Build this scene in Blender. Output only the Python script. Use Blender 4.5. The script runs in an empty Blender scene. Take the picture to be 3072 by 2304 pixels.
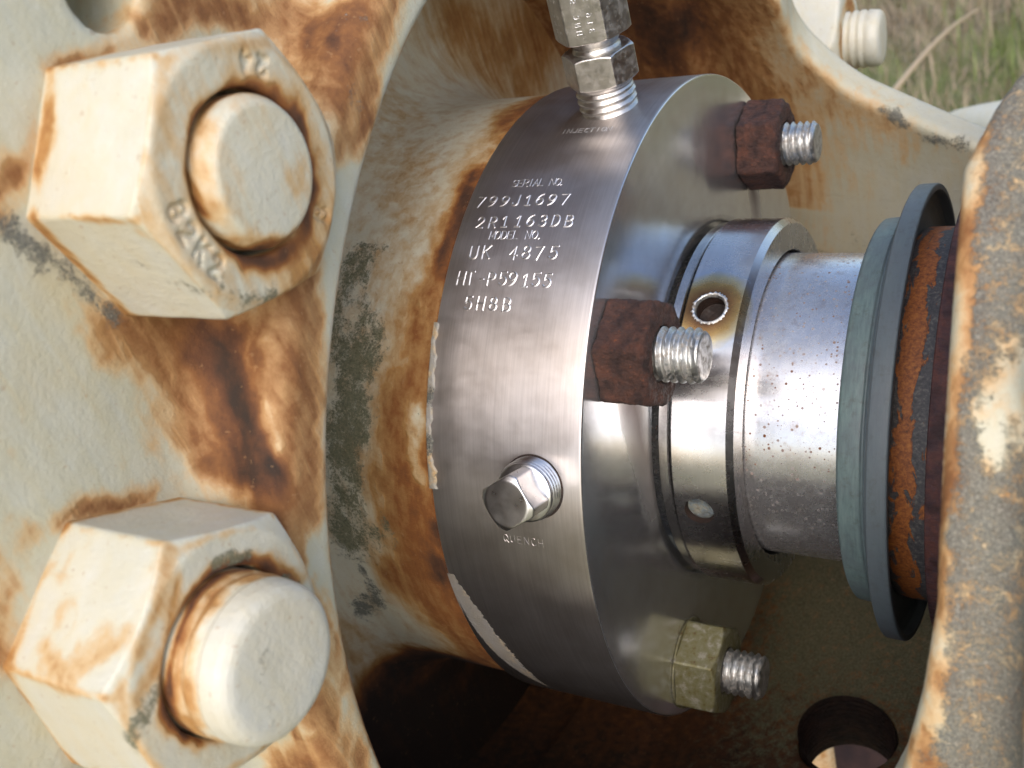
import bpy, bmesh, math, random
import numpy as np
from mathutils import Vector, Matrix
random.seed(4); RNG = np.random.default_rng(7)
R = math.radians
S = 0.001            # every length below is in millimetres
SC = bpy.context.scene
COL = SC.collection

# ------------------------------------------------------------------ camera
EL = R(39.0)          # the camera looks down on the shaft; X is the shaft axis, Z is up
def up(v):            # turns the camera-levelled frame into the upright one
    x, y, z = v
    return Vector((x, y*math.cos(EL)+z*math.sin(EL), z*math.cos(EL)-y*math.sin(EL)))
cR = up((0.86569113, 0.49519787, 0.07319787)); cU = up((-0.06450545, -0.03465195, 0.99731554)); cF = up((-0.49640498, 0.86808888, -0.00194508))
cam = bpy.data.cameras.new("camera"); co = bpy.data.objects.new("camera", cam); COL.objects.link(co)
M = Matrix((cR, cU, -cF)).transposed().to_4x4()
M.translation = up((89.679, -270.907, 0))*S
co.matrix_world = M
cam.sensor_width = 5.76; cam.lens = 5.76*3068.4/3072
cam.clip_start = 0.01; cam.clip_end = 400
cam.dof.use_dof = True; cam.dof.focus_distance = 0.222; cam.dof.aperture_fstop = 4.2
SC.camera = co

# ------------------------------------------------------------------ world, sun, exposure
SUN_EL, SUN_AZ = R(44), R(156)      # azimuth measured from +Y clockwise
w = bpy.data.worlds.new("World"); SC.world = w; w.use_nodes = True
nt = w.node_tree; bg = nt.nodes["Background"]
sky = nt.nodes.new("ShaderNodeTexSky"); sky.sky_type = 'NISHITA'; sky.sun_disc = False
sky.sun_elevation = SUN_EL; sky.sun_rotation = SUN_AZ
sky.air_density = 1.0; sky.dust_density = 3.0; sky.ozone_density = .8
nt.links.new(sky.outputs[0], bg.inputs[0]); bg.inputs[1].default_value = 0.15
sl = bpy.data.lights.new("sun", 'SUN'); sl.energy = 0.5; sl.angle = R(70); sl.color = (1, 0.985, 0.96)
so = bpy.data.objects.new("sun", sl); COL.objects.link(so)
sd = Vector((math.sin(SUN_AZ)*math.cos(SUN_EL), math.cos(SUN_AZ)*math.cos(SUN_EL), math.sin(SUN_EL)))
so.rotation_euler = sd.to_track_quat('Z', 'Y').to_euler()
SC.view_settings.view_transform = 'Standard'; SC.view_settings.look = 'None'
SC.view_settings.exposure = 0.92; SC.view_settings.gamma = 1.0

# ------------------------------------------------------------------ object helpers
def link(name, mesh, parent=None):
    o = bpy.data.objects.new(name, mesh); COL.objects.link(o)
    if parent is not None: o.parent = parent
    return o
def tag(o, label, cat, group=None):
    o['label'] = label; o['category'] = cat
    if group: o['group'] = group
    return o
def thing(name, base, label, cat, group=None):
    o = link(name, None); o.location = Vector(base)*S; o.empty_display_size = 0.01
    return tag(o, label, cat, group)
def build(name, V, F, m, parent=None, smooth=True, base=(0, 0, 0)):
    """V in world millimetres; base = the parent's place (or the object's own)"""
    V = np.asarray(V, dtype=float); b = np.asarray(base, dtype=float)
    me = bpy.data.meshes.new(name)
    me.from_pydata(((V-b)*S).tolist(), [], F.tolist() if isinstance(F, np.ndarray) else F)
    me.update()
    if smooth: me.shade_smooth()
    me.materials.append(m)
    o = link(name, me, parent)
    if parent is None: o.location = Vector(base)*S
    return o
def sharp(o, deg=35):
    o.data.set_sharp_from_angle(angle=R(deg)); return o
def frame_of(axis, ref=None):
    a = Vector(axis).normalized()
    r = Vector(ref) if ref is not None else (Vector((0, 0, 1)) if abs(a.z) < .9 else Vector((1, 0, 0)))
    u = (r-a*r.dot(a)).normalized(); v = a.cross(u)
    return np.array(a), np.array(u), np.array(v)
def grid_faces(n, m, closed=True):
    i, j = np.meshgrid(np.arange(n-1), np.arange(m if closed else m-1), indexing='ij')
    k = (j+1) % m
    return np.stack([i*m+j, i*m+k, (i+1)*m+k, (i+1)*m+j], -1).reshape(-1, 4)
def lathe(prof, seg=128, org=(0, 0, 0), axis=(1, 0, 0), cap0=False, cap1=False):
    """prof = [(along, radius)...]; returns V, F round the axis"""
    a, u, v = frame_of(axis); o = np.array(org, float)
    t = np.arange(seg)*2*math.pi/seg
    ring = np.cos(t)[:, None]*u+np.sin(t)[:, None]*v
    V = np.concatenate([o+a*s+r*ring for s, r in prof])
    F = grid_faces(len(prof), seg).tolist()
    if cap0: F.append(list(range(seg))[::-1])
    if cap1: F.append([(len(prof)-1)*seg+i for i in range(seg)])
    return V, F
def bevelled(prof, b=0.25, n=3):
    """rounds the corners of an open lathe profile"""
    out = [prof[0]]
    for i in range(1, len(prof)-1):
        p0, p, p1 = [np.array(q, float) for q in prof[i-1:i+2]]
        d0 = p0-p; d1 = p1-p; l0 = np.linalg.norm(d0); l1 = np.linalg.norm(d1)
        k = min(b, l0*.45, l1*.45)
        A = p+d0/l0*k; B = p+d1/l1*k
        for s in range(n+1):
            q = s/n
            out.append(tuple((1-q)**2*A+2*q*(1-q)*p+q*q*B))
    out.append(prof[-1])
    return out
def thread(org, axis, length, rad, pitch, depth, seg=72, per=8, taper=0., chamf=1.0, cap=True, cutin=.5):
    """helical thread as one surface, with a chamfered, slightly dished end"""
    a, u, v = frame_of(axis); o = np.array(org, float)
    n = int(length/pitch*per)+1
    t = np.arange(seg)*2*math.pi/seg
    rows = []
    for i in range(n):
        s = length*i/(n-1)
        ph = (s/pitch-t/(2*math.pi)) % 1.0
        prof = np.clip(1-np.abs(ph*2-1)*1.25, 0, 1)**.85
        rr = rad-taper*s-depth*(1-prof)
        e = length-s
        rr = np.minimum(rr, rad-depth*1.1+e*1.0*depth/chamf+.0)
        rows.append(o+a*s+rr[:, None]*(np.cos(t)[:, None]*u+np.sin(t)[:, None]*v))
    F = grid_faces(n, seg).tolist()
    if cap:
        for q, dz in ((.86, .12), (.7, .02), (.35, -.05)):
            rows.append(o+a*(length+dz)+rad*q*(1-depth/rad)*(np.cos(t)[:, None]*u+np.sin(t)[:, None]*v))
        F = grid_faces(n+3, seg).tolist(); F.append([(n+2)*seg+i for i in range(seg)])
    return np.concatenate(rows), F

# ------------------------------------------------------------------ distance fields -> meshes
def smin(a, b, k):
    h = np.clip(.5+.5*(b-a)/k, 0, 1); return b+(a-b)*h-k*h*(1-h)
def smax(a, b, k): return -smin(-a, -b, k)
def nets(f, lo, hi, h, iters=2):
    """surface nets of f(x,y,z)<0, pulled onto the true surface"""
    ax = [np.arange(lo[i], hi[i]+h, h) for i in range(3)]
    G = np.stack(np.meshgrid(*ax, indexing='ij', sparse=False), 0) if False else None
    X, Y, Z = np.meshgrid(*ax, indexing='ij', sparse=True)
    D = f(X, Y, Z).astype(np.float32)
    n = D.shape; s = D < 0
    cnt = np.zeros((n[0]-1, n[1]-1, n[2]-1), np.uint8)
    for dx in (0, 1):
        for dy in (0, 1):
            for dz in (0, 1):
                cnt += s[dx:n[0]-1+dx, dy:n[1]-1+dy, dz:n[2]-1+dz]
    act = (cnt > 0) & (cnt < 8)
    idx = -np.ones(act.shape, np.int64); I = np.argwhere(act); idx[act] = np.arange(len(I))
    P = np.zeros((len(I), 3)); C = np.zeros(len(I))
    cor = [(a, b, c) for a in (0, 1) for b in (0, 1) for c in (0, 1)]
    val = {c: D[I[:, 0]+c[0], I[:, 1]+c[1], I[:, 2]+c[2]] for c in cor}
    for c in cor:
        for k in range(3):
            if c[k] == 0:
                e = list(c); e[k] = 1; e = tuple(e)
                v0, v1 = val[c], val[e]; m = (v0 < 0) != (v1 < 0)
                t = np.where(m, v0/np.where(m, v0-v1, 1), 0)
                q = np.tile(np.array(c, float), (len(I), 1)); q[:, k] += t
                P += q*m[:, None]; C += m
    P = (P/C[:, None]+I)*h+np.array([a[0] for a in ax])
    F = []
    for k in range(3):
        sl0 = [slice(1, -1)]*3; sl0[k] = slice(0, -1); sl1 = [slice(1, -1)]*3; sl1[k] = slice(1, None)
        A = s[tuple(sl0)]; B = s[tuple(sl1)]
        E_ = np.argwhere(A != B); sgn = A[A != B]
        off = np.ones(3, int); off[k] = 0; E_ = E_+off
        u, v = (k+1) % 3, (k+2) % 3
        def cell(du, dv):
            q = E_.copy(); q[:, u] -= du; q[:, v] -= dv; return idx[q[:, 0], q[:, 1], q[:, 2]]
        Q = np.stack([cell(1, 1), cell(0, 1), cell(0, 0), cell(1, 0)], -1)
        Q[~sgn] = Q[~sgn][:, ::-1]; F.append(Q)
    F = np.concatenate(F)
    e = h*.2
    for _ in range(iters):
        x, y, z = P.T
        d = f(x, y, z)
        g = np.stack([f(x+e, y, z)-f(x-e, y, z), f(x, y+e, z)-f(x, y-e, z), f(x, y, z+e)-f(x, y, z-e)], -1)/(2*e)
        gl = (g**2).sum(1)+1e-6
        st = g*(d/gl)[:, None]; ln = np.linalg.norm(st, axis=1, keepdims=True)
        P = P-st*np.minimum(1, .5*h/np.maximum(ln, 1e-9))
    return P, F
def stain(o, name, strokes, V, base=0.0):
    """float attribute built from painted strokes [(value, soft radius, [(x,y,z)...]), ...]"""
    A = np.zeros(len(V))+base
    if len(V) > 2000:
        rg = np.random.default_rng(17); W = np.zeros_like(V)
        for sc_, am in ((.12, 2.2), (.3, 1.3), (.75, .8), (1.6, .4)):
            for _k in range(5):
                W += np.sin(V@(rg.normal(size=3)*sc_)+rg.random()*6.28)[:, None]*rg.normal(size=3)*am*.42
    else: W = np.zeros_like(V)
    for val, rad, pts in strokes:
        pts = np.array(pts, float)
        lo = pts.min(0)-rad*2.2; hi = pts.max(0)+rad*2.2
        m = np.all((V > lo) & (V < hi), axis=1)
        if not m.any(): continue
        Q = V[m]+W[m]*min(1., rad/4.); d = np.full(len(Q), 1e9)
        if len(pts) == 1: d = np.linalg.norm(Q-pts[0], axis=1)
        for a, b in zip(pts[:-1], pts[1:]):
            ab = b-a; t = np.clip(((Q-a)@ab)/max(ab@ab, 1e-9), 0, 1)
            d = np.minimum(d, np.linalg.norm(Q-(a+t[:, None]*ab), axis=1))
        k = np.exp(-(d/rad)**2*1.2)
        A[m] = A[m]+(val-A[m])*k if val >= 0 else A[m]*(1-k)
    at = o.data.attributes.new(name, 'FLOAT', 'POINT'); at.data.foreach_set('value', A.astype(np.float32))
    return A
def pol(x, r, deg): return (x, -r*math.cos(R(deg)), r*math.sin(R(deg)))     # 0 deg = towards the camera side, 90 = up

# ------------------------------------------------------------------ materials
def mat(name):
    m = bpy.data.materials.new(name); m.use_nodes = True
    t = m.node_tree; b = t.nodes["Principled BSDF"]
    return m, t, b
class N:
    """small node-graph helper"""
    def __init__(s, t): s.t = t; s.L = t.links
    def new(s, k, **kw):
        n = s.t.nodes.new(k)
        for a, b in kw.items(): setattr(n, a, b)
        return n
    def put(s, sock, v):
        if isinstance(v, bpy.types.NodeSocket): s.L.new(v, sock)
        elif isinstance(v, (int, float)): sock.default_value = v
        else:
            v = tuple(v); sock.default_value = v+(1,) if len(v) == 3 and len(sock.default_value) == 4 else v
    def coord(s): return s.new("ShaderNodeTexCoord").outputs['Object']
    def scale(s, c, v):
        n = s.new("ShaderNodeMapping"); s.put(n.inputs[0], c); n.inputs['Scale'].default_value = v if isinstance(v, tuple) else (v, v, v); return n.outputs[0]
    def noise(s, c, sc, det=5, rough=.55, dist=0.):
        n = s.new("ShaderNodeTexNoise"); s.put(n.inputs['Vector'], c); n.inputs['Scale'].default_value = sc
        n.inputs['Detail'].default_value = det; n.inputs['Roughness'].default_value = rough; n.inputs['Distortion'].default_value = dist
        return n.outputs[0]
    def math(s, op, a, b=0., c=None, clamp=False):
        n = s.new("ShaderNodeMath", operation=op, use_clamp=clamp); s.put(n.inputs[0], a); s.put(n.inputs[1], b)
        if c is not None: s.put(n.inputs[2], c)
        return n.outputs[0]
    def ramp(s, f, stops, interp='LINEAR'):
        n = s.new("ShaderNodeValToRGB"); s.put(n.inputs[0], f); r = n.color_ramp; r.interpolation = interp
        while len(r.elements) < len(stops): r.elements.new(.5)
        for e, (p, c) in zip(r.elements, stops):
            e.position = p; e.color = (c, c, c, 1) if isinstance(c, (int, float)) else tuple(c)+(1,)
        return n.outputs[0]
    def mix(s, f, a, b, mode='MIX'):
        n = s.new("ShaderNodeMix", data_type='RGBA', blend_type=mode); s.put(n.inputs[0], f); s.put(n.inputs[6], a); s.put(n.inputs[7], b); return n.outputs[2]
    def attr(s, name): return s.new("ShaderNodeAttribute", attribute_name=name).outputs['Fac']
    def bump(s, h, dist, strength=1., nrm=None):
        n = s.new("ShaderNodeBump"); s.put(n.inputs['Height'], h); n.inputs['Distance'].default_value = dist; n.inputs['Strength'].default_value = strength
        if nrm is not None: s.L.new(nrm, n.inputs['Normal'])
        return n.outputs[0]

CREAM = (.52, .515, .43)
def painted(name, cream=CREAM, amp=.5, mossamp=1., seed=0., warm=1.):
    """old cream paint on cast iron: attribute 'rust' drives tan halo -> orange -> dark rust (and painted-in shade), 'moss' lichen specks"""
    m, t, b = mat(name); n = N(t); c0 = n.coord(); c = n.scale(c0, 1000.)
    mp = t.nodes[-1]; mp.inputs['Location'].default_value = (seed, seed*1.7, 0)
    big = n.noise(c, .05, 5); mid = n.noise(c, .22, 6, .6, .6); fine = n.noise(c, 1.3, 6, .65); grain = n.noise(c, 4.5, 3, .6)
    st = n.noise(n.scale(c, (1., 1., .13)), .34, 4, .52, .3)
    ru = n.attr('rust')
    k = n.math('ADD', ru, n.math('MULTIPLY', n.math('SUBTRACT', mid, .5), amp*.7))
    k = n.math('ADD', k, n.math('MULTIPLY', n.math('SUBTRACT', st, .5), amp*1.25))
    k = n.math('ADD', k, n.math('MULTIPLY', n.math('SUBTRACT', fine, .5), amp*.28), clamp=True)
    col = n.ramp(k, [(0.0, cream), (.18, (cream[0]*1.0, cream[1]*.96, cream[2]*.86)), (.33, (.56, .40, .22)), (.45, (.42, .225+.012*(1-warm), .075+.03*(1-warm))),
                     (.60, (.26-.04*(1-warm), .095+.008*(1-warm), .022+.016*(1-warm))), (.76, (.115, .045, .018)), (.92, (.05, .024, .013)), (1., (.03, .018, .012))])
    tint = n.ramp(big, [(.35, (.93, .93, .91)), (.5, (1, 1, 1)), (.68, (1.0, .95, .87))])
    col = n.mix(1., col, tint, 'MULTIPLY')
    sp = n.math('MULTIPLY', n.math('GREATER_THAN', n.noise(c, .9, 3, .5), .69), .35)
    col = n.mix(sp, col, (.36, .21, .10))
    mo = n.attr('moss')
    lich = n.math('ADD', n.math('MULTIPLY', mo, 1.1), n.math('MULTIPLY', n.math('SUBTRACT', n.noise(c, 1.7, 8, .8, .3), .5), 1.5*mossamp))
    lich = n.math('ADD', lich, n.math('MULTIPLY', n.math('SUBTRACT', n.noise(c, .33, 5, .65, .5), .5), 1.2*mossamp))
    lf = n.ramp(lich, [(.42, 0.), (.66, .92)])
    lc = n.ramp(n.noise(c, 2.3, 5, .8), [(.32, (.045, .052, .05)), (.47, (.12, .126, .112)), (.57, (.20, .195, .165)), (.67, (.38, .37, .32))])
    gr = n.attr('green')
    lc = n.mix(gr, lc, n.ramp(n.noise(c, 1.4, 5, .7), [(.35, (.075, .08, .03)), (.5, (.18, .175, .08)), (.65, (.29, .265, .15))]))
    col = n.mix(lf, col, lc)
    n.put(b.inputs['Base Color'], col)
    rgh = n.ramp(k, [(0., .36), (.3, .45), (.6, .8)])
    n.put(b.inputs['Roughness'], n.math('MAXIMUM', rgh, n.math('MULTIPLY', lf, .9)))
    h = n.math('ADD', n.math('MULTIPLY', n.noise(c, .5, 5, .6), .4), n.math('MULTIPLY', fine, .25))
    h = n.math('ADD', h, n.math('MULTIPLY', n.math('MULTIPLY', grain, .35), n.math('ADD', k, .15)))
    h = n.math('ADD', h, n.math('MULTIPLY', n.math('MULTIPLY', lf, n.noise(c, 3.5, 3)), .7))
    h = n.math('ADD', h, n.math('MULTIPLY', n.ramp(k, [(.40, 1.), (.52, 0.)]), .35))
    n.put(b.inputs['Normal'], n.bump(h, .0009, .6))
    return m

def brushed(name, col=(.42, .39, .375), rough=.3, radial=False, lines=26., depth=.00004, metal=1., coarse=.5, aniso=0.):
    """machined steel: fine turning marks run round the X axis"""
    m, t, b = mat(name); n = N(t); c = n.scale(n.coord(), 1000.)
    sp = n.new("ShaderNodeSeparateXYZ"); n.put(sp.inputs[0], c)
    ang = n.math('ARCTAN2', sp.outputs[2], sp.outputs[1])
    rad = n.math('SQRT', n.math('ADD', n.math('POWER', sp.outputs[1], 2.), n.math('POWER', sp.outputs[2], 2.)))
    cb = n.new("ShaderNodeCombineXYZ")
    n.put(cb.inputs[0], rad if radial else sp.outputs[0]); n.put(cb.inputs[1], n.math('MULTIPLY', ang, 1.2)); n.put(cb.inputs[2], 0.)
    v = cb.outputs[0]
    l1 = n.noise(v, lines*.25, 6, .75); l2 = n.noise(v, lines*.06, 3, .6); blot = n.noise(c, .12, 5, .6)
    f = n.math('ADD', n.math('MULTIPLY', l1, .6), n.math('MULTIPLY', l2, .4))
    cc = n.ramp(f, [(.3, tuple(x*(1-.35*coarse) for x in col)), (.5, col), (.72, tuple(min(1, x*(1+.35*coarse)) for x in col))])
    cc = n.mix(1., cc, n.ramp(blot, [(.35, (.9, .88, .86)), (.6, (1., 1., 1.))]), 'MULTIPLY')
    n.put(b.inputs['Base Color'], cc); b.inputs['Metallic'].default_value = metal
    if aniso:
        tg = n.new("ShaderNodeTangent", direction_type='RADIAL', axis='X'); n.put(b.inputs['Tangent'], tg.outputs[0])
        b.inputs['Anisotropic'].default_value = aniso; b.inputs['Anisotropic Rotation'].default_value = .25
    n.put(b.inputs['Roughness'], n.math('ADD', n.math('MULTIPLY', n.math('ADD', blot, n.math('MULTIPLY', n.noise(n.scale(c, (.4, 1., 1.)), .5, 6, .7), .8)), .16), rough-.14))
    n.put(b.inputs['Normal'], n.bump(f, depth, .5))
    return m, t, b, n, c, cc
def steel(name, col, rough, bumpd=.00003, nscale=2., grime=0.):
    m, t, b = mat(name); n = N(t); c = n.scale(n.coord(), 1000.)
    f = n.noise(c, nscale, 5, .6); g = n.noise(c, .3, 4)
    gm = n.math('MULTIPLY', n.ramp(n.noise(c, .55, 6, .72), [(.47, 0.), (.66, 1.)]), grime)
    cl = n.mix(1., n.ramp(f, [(.3, tuple(x*.85 for x in col)), (.6, col)]), n.ramp(g, [(.35, .85), (.6, 1.)]), 'MULTIPLY')
    n.put(b.inputs['Base Color'], n.mix(gm, cl, (.15, .10, .05)))
    n.put(b.inputs['Metallic'], n.math('SUBTRACT', 1., n.math('MULTIPLY', gm, .9))); n.put(b.inputs['Roughness'], n.math('ADD', n.math('ADD', n.math('MULTIPLY', f, .2), rough-.1), n.math('MULTIPLY', gm, .35)))
    n.put(b.inputs['Normal'], n.bump(f, bumpd, .6))
    return m, n, b, c
def rusty(name, dark=(.028, .014, .012), mid=(.10, .036, .018), hot=(.24, .075, .022), bumpd=.0006, sc=1.):
    m, t, b = mat(name); n = N(t); c = n.scale(n.coord(), 1000.)
    f = n.noise(c, .9*sc, 8, .72, .3); g = n.noise(n.scale(c, (.3, 1, 1)), 1.6*sc, 5, .7); q = n.noise(c, .28*sc, 3)
    k = n.math('ADD', n.math('MULTIPLY', f, .62), n.math('MULTIPLY', g, .38))
    col = n.ramp(k, [(.36, dark), (.49, mid), (.56, (mid[0]*.7, mid[1]*.9, mid[2]*1.2)), (.66, hot), (.78, (.16, .13, .13))])
    col = n.mix(1., col, n.ramp(q, [(.36, (.5, .5, .55)), (.5, (1., 1., 1.)), (.64, (1.5, 1.3, 1.1))]), 'MULTIPLY')
    n.put(b.inputs['Base Color'], col); n.put(b.inputs['Roughness'], n.ramp(g, [(.38, .42), (.6, .85)]))
    n.put(b.inputs['Normal'], n.bump(n.math('ADD', f, n.math('MULTIPLY', n.noise(c, 5*sc, 3), .3)), bumpd, .8))
    return m

M_house = painted("weathered cream paint on cast iron", amp=.38, warm=.4)
M_cover = painted("cream paint with rust bleed", cream=(.68, .65, .54), amp=.34, seed=31.)
M_nut = painted("cream paint on bolts", cream=(.57, .565, .50), amp=.32, seed=77.)
M_rim = brushed("brushed stainless rim", (.56, .525, .515), .38, coarse=.5, aniso=.8, metal=.95)[0]
M_face = None
M_rustnut = rusty("deeply rusted steel", bumpd=.0014, dark=(.016, .010, .009), mid=(.07, .028, .018), hot=(.19, .06, .02))
M_rusthub = None

# gland face: ground, mirror-like, a little wavy, scratched and dulled
def make_face():
    m, t, b, n, c, cc = brushed("ground stainless face", (.72, .73, .75), .30, radial=True, lines=9., depth=.000012, coarse=.2, aniso=.7)
    scr = n.ramp(n.noise(n.scale(c, (1, .35, .9)), .55, 3, .5, 1.5), [(.60, 0.), (.68, 1.)])
    fine = n.noise(n.scale(c, (1, 3.2, .35)), .9, 6, .7)
    col = n.mix(n.math('MULTIPLY', n.math('MULTIPLY', scr, n.math('GREATER_THAN', fine, .58)), .45), cc, (.10, .11, .13))
    # rust-water run below each stud, down the face
    sp = n.new("ShaderNodeSeparateXYZ"); n.put(sp.inputs[0], c)
    wob = n.math('MULTIPLY', n.math('SUBTRACT', n.noise(c, .12, 4), .5), 5.)
    tot = None
    for y, z, wd, ln in ((-48.2, 51.6, 7.5, 46), (51.2, 49.0, 5., 24)):
        dy = n.math('ABSOLUTE', n.math('ADD', n.math('SUBTRACT', sp.outputs[1], y), wob))
        a = n.math('SUBTRACT', 1., n.math('DIVIDE', dy, wd), clamp=True)
        dz = n.math('SUBTRACT', z-7, sp.outputs[2])
        g = n.math('MULTIPLY', n.math('MULTIPLY', dz, .4, clamp=True), n.math('SUBTRACT', 1., n.math('DIVIDE', dz, ln), clamp=True))
        v = n.math('MULTIPLY', n.math('SQRT', a), n.math('SQRT', g)); tot = v if tot is None else n.math('MAXIMUM', tot, v)
    col = n.mix(n.math('MULTIPLY', tot, .9, clamp=True), col, n.ramp(tot, [(.0, (.22, .23, .06)), (.35, (.20, .12, .05)), (.8, (.11, .045, .02))]))
    n.put(b.inputs['Base Color'], col)
    rr = n.math('ADD', n.math('MULTIPLY', n.noise(c, .1, 3), .10), .17)
    n.put(b.inputs['Roughness'], n.math('ADD', rr, n.math('MULTIPLY', tot, .25)))
    n.put(b.inputs['Metallic'], n.math('SUBTRACT', .93, n.math('MULTIPLY', tot, .5)))
    wv = n.math('ADD', n.math('MULTIPLY', n.noise(c, .035, 2), 1.), n.math('MULTIPLY', scr, -.004))
    n.put(b.inputs['Normal'], n.bump(wv, .0009, .6))
    return m
M_face = make_face()
def make_collar():
    m, t, b, n, c, cc = brushed("polished collar steel", (.72, .71, .72), .26, lines=12., depth=.000010, coarse=.22, aniso=.7)
    # heat tint round the burnt set-screw hole
    vd = n.new("ShaderNodeVectorMath", operation='DISTANCE'); n.put(vd.inputs[0], c); vd.inputs[1].default_value = pol(10.6, 48.2, 64.1)
    d = n.math('ADD', vd.outputs['Value'], n.math('MULTIPLY', n.math('SUBTRACT', n.noise(c, .25, 3), .5), 2.4))
    tint = n.ramp(n.math('DIVIDE', d, 14.), [(.26, (.26, .13, .07)), (.38, (.52, .28, .11)), (.50, (.72, .46, .17)), (.62, (.93, .80, .48)), (.76, (.86, .93, 1.)), (.95, (1., 1., 1.))])
    n.put(b.inputs['Base Color'], n.mix(1., cc, tint, 'MULTIPLY'))
    return m
M_collar = make_collar()
def make_sleeve():
    m, t, b, n, c, cc = brushed("specked shaft sleeve steel", (.64, .64, .66), .24, lines=5., depth=.00002, coarse=.12)
    sp = n.ramp(n.noise(c, 2.2, 3, .55), [(.66, 0.), (.71, .8)])
    vo = n.new("ShaderNodeTexVoronoi"); n.put(vo.inputs['Vector'], c); vo.inputs['Scale'].default_value = .95; vo.inputs['Randomness'].default_value = 1.
    sc3 = n.new("ShaderNodeSeparateColor"); n.put(sc3.inputs[0], vo.outputs['Color'])
    thr = n.math('MULTIPLY', n.math('POWER', sc3.outputs[0], 1.6), .36)
    dots = n.math('LESS_THAN', vo.outputs['Distance'], n.math('ADD', thr, n.math('MULTIPLY', n.math('SUBTRACT', n.noise(c, 3.5, 3), .5), .12)))
    sp = n.math('MAXIMUM', sp, dots)
    zone = n.ramp(n.noise(c, .13, 3), [(.38, .25), (.6, 1.)])
    sz = n.new("ShaderNodeSeparateXYZ"); n.put(sz.inputs[0], c)
    lowf = n.ramp(n.math('DIVIDE', n.math('SUBTRACT', 34., sz.outputs[2]), 40.), [(0., .85), (.45, 1.), (.8, .4)])
    s_ = n.math('MULTIPLY', n.math('MULTIPLY', sp, zone), lowf)
    col = n.mix(s_, cc, (.15, .055, .02))
    haze = n.ramp(n.noise(c, .4, 5, .7), [(.54, 0.), (.72, .45)])
    col = n.mix(n.math('MULTIPLY', haze, lowf), col, (.30, .17, .10))
    n.put(b.inputs['Base Color'], col)
    n.put(b.inputs['Roughness'], n.math('ADD', n.math('MULTIPLY', n.noise(c, .5, 5, .7), .28), n.math('ADD', .12, n.math('MULTIPLY', s_, .5))))
    b.inputs['Specular IOR Level'].default_value = .12
    n.put(b.inputs['Metallic'], n.math('SUBTRACT', .88, n.math('MULTIPLY', s_, .8)))
    return m
M_sleeve = make_sleeve()
def make_rubber():
    m, t, b = mat("weathered teal rubber"); n = N(t); c = n.scale(n.coord(), 1000.)
    f = n.noise(n.scale(c, (1.6, .25, .25)), .9, 5, .65); g = n.noise(c, .12, 4)
    col = n.ramp(f, [(.3, (.075, .11, .11)), (.5, (.105, .16, .155)), (.7, (.14, .20, .19))])
    sx = n.new("ShaderNodeSeparateXYZ"); n.put(sx.inputs[0], c)
    col = n.mix(n.ramp(n.math('MULTIPLY', n.math('SUBTRACT', sx.outputs[0], 46.), .25), [(.1, .15), (.6, .75)]), col, (.075, .088, .105))
    dirt = n.ramp(n.noise(c, .5, 6, .72), [(.52, 0.), (.7, .55)])
    col = n.mix(dirt, col, (.05, .05, .04))
    n.put(b.inputs['Base Color'], n.mix(n.ramp(g, [(.4, 0.), (.65, .5)]), col, (.085, .10, .115)))
    n.put(b.inputs['Roughness'], n.math('ADD', .34, n.math('MULTIPLY', f, .25)))
    n.put(b.inputs['Normal'], n.bump(f, .0002, .5)); return m
M_rubber = make_rubber()
def make_hub():
    m, t, b = mat("flaking rusted hub"); n = N(t); c = n.scale(n.coord(), 1000.)
    cs = n.scale(c, (1.5, .55, .55))
    f = n.noise(cs, .19, 6, .62, .8); g = n.noise(c, 1.2, 6, .7)
    sp = n.new("ShaderNodeSeparateXYZ"); n.put(sp.inputs[0], c)
    band = n.math('SUBTRACT', 1., n.math('MULTIPLY', n.math('ABSOLUTE', n.math('SUBTRACT', sp.outputs[0], 55.2)), .30), clamp=True)
    k = n.math('ADD', f, n.math('MULTIPLY', band, .26))
    msk = n.ramp(k, [(.585, 0.), (.615, 1.)])
    rust = n.ramp(g, [(.3, (.09, .03, .014)), (.5, (.27, .085, .02)), (.7, (.42, .16, .035))])
    dark = n.ramp(g, [(.3, (.028, .027, .03)), (.52, (.06, .058, .06)), (.68, (.15, .14, .12))])
    n.put(b.inputs['Base Color'], n.mix(msk, dark, rust)); b.inputs['Roughness'].default_value = .6
    n.put(b.inputs['Normal'], n.bump(n.math('ADD', n.math('MULTIPLY', g, .5), n.math('MULTIPLY', msk, .3)), .0004, .8)); return m
M_rusthub = make_hub()
M_disc = rusty("dull red-brown cover steel", (.035, .016, .016), (.075, .03, .027), (.10, .045, .036), .0002, .8)
M_bolt = steel("zinc plated stud", (.66, .67, .66), .38, .00006, 2.5, grime=.75)[0]
M_plug = steel("bright plug steel", (.80, .80, .81), .30, .00001, .35)[0]
M_fit = steel("stainless fitting", (.66, .64, .61), .32, .00001, .4, grime=.22)[0]
M_letter = steel("stamped letter strokes", (.95, .95, .96), .42, .00001)[0]
M_dark = rusty("dark hole lining", (.012, .009, .008), (.03, .016, .011), (.05, .022, .014), .0003)
def make_greennut():
    m, t, b = mat("yellow-green plated nut"); n = N(t); c = n.scale(n.coord(), 1000.)
    f = n.noise(c, .55, 6, .6); g = n.noise(c, 2.6, 4, .6)
    sp = n.new("ShaderNodeSeparateXYZ"); n.put(sp.inputs[0], c)
    col = n.ramp(n.math('ADD', f, n.math('MULTIPLY', n.math('SUBTRACT', g, .5), .22)), [(.30, (.08, .035, .015)), (.38, (.13, .115, .045)), (.55, (.155, .148, .085)), (.68, (.25, .235, .185))])
    n.put(b.inputs['Base Color'], col); b.inputs['Metallic'].default_value = .35; b.inputs['Roughness'].default_value = .45
    n.put(b.inputs['Normal'], n.bump(g, .0002, .6)); return m
M_greennut = make_greennut()

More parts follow.
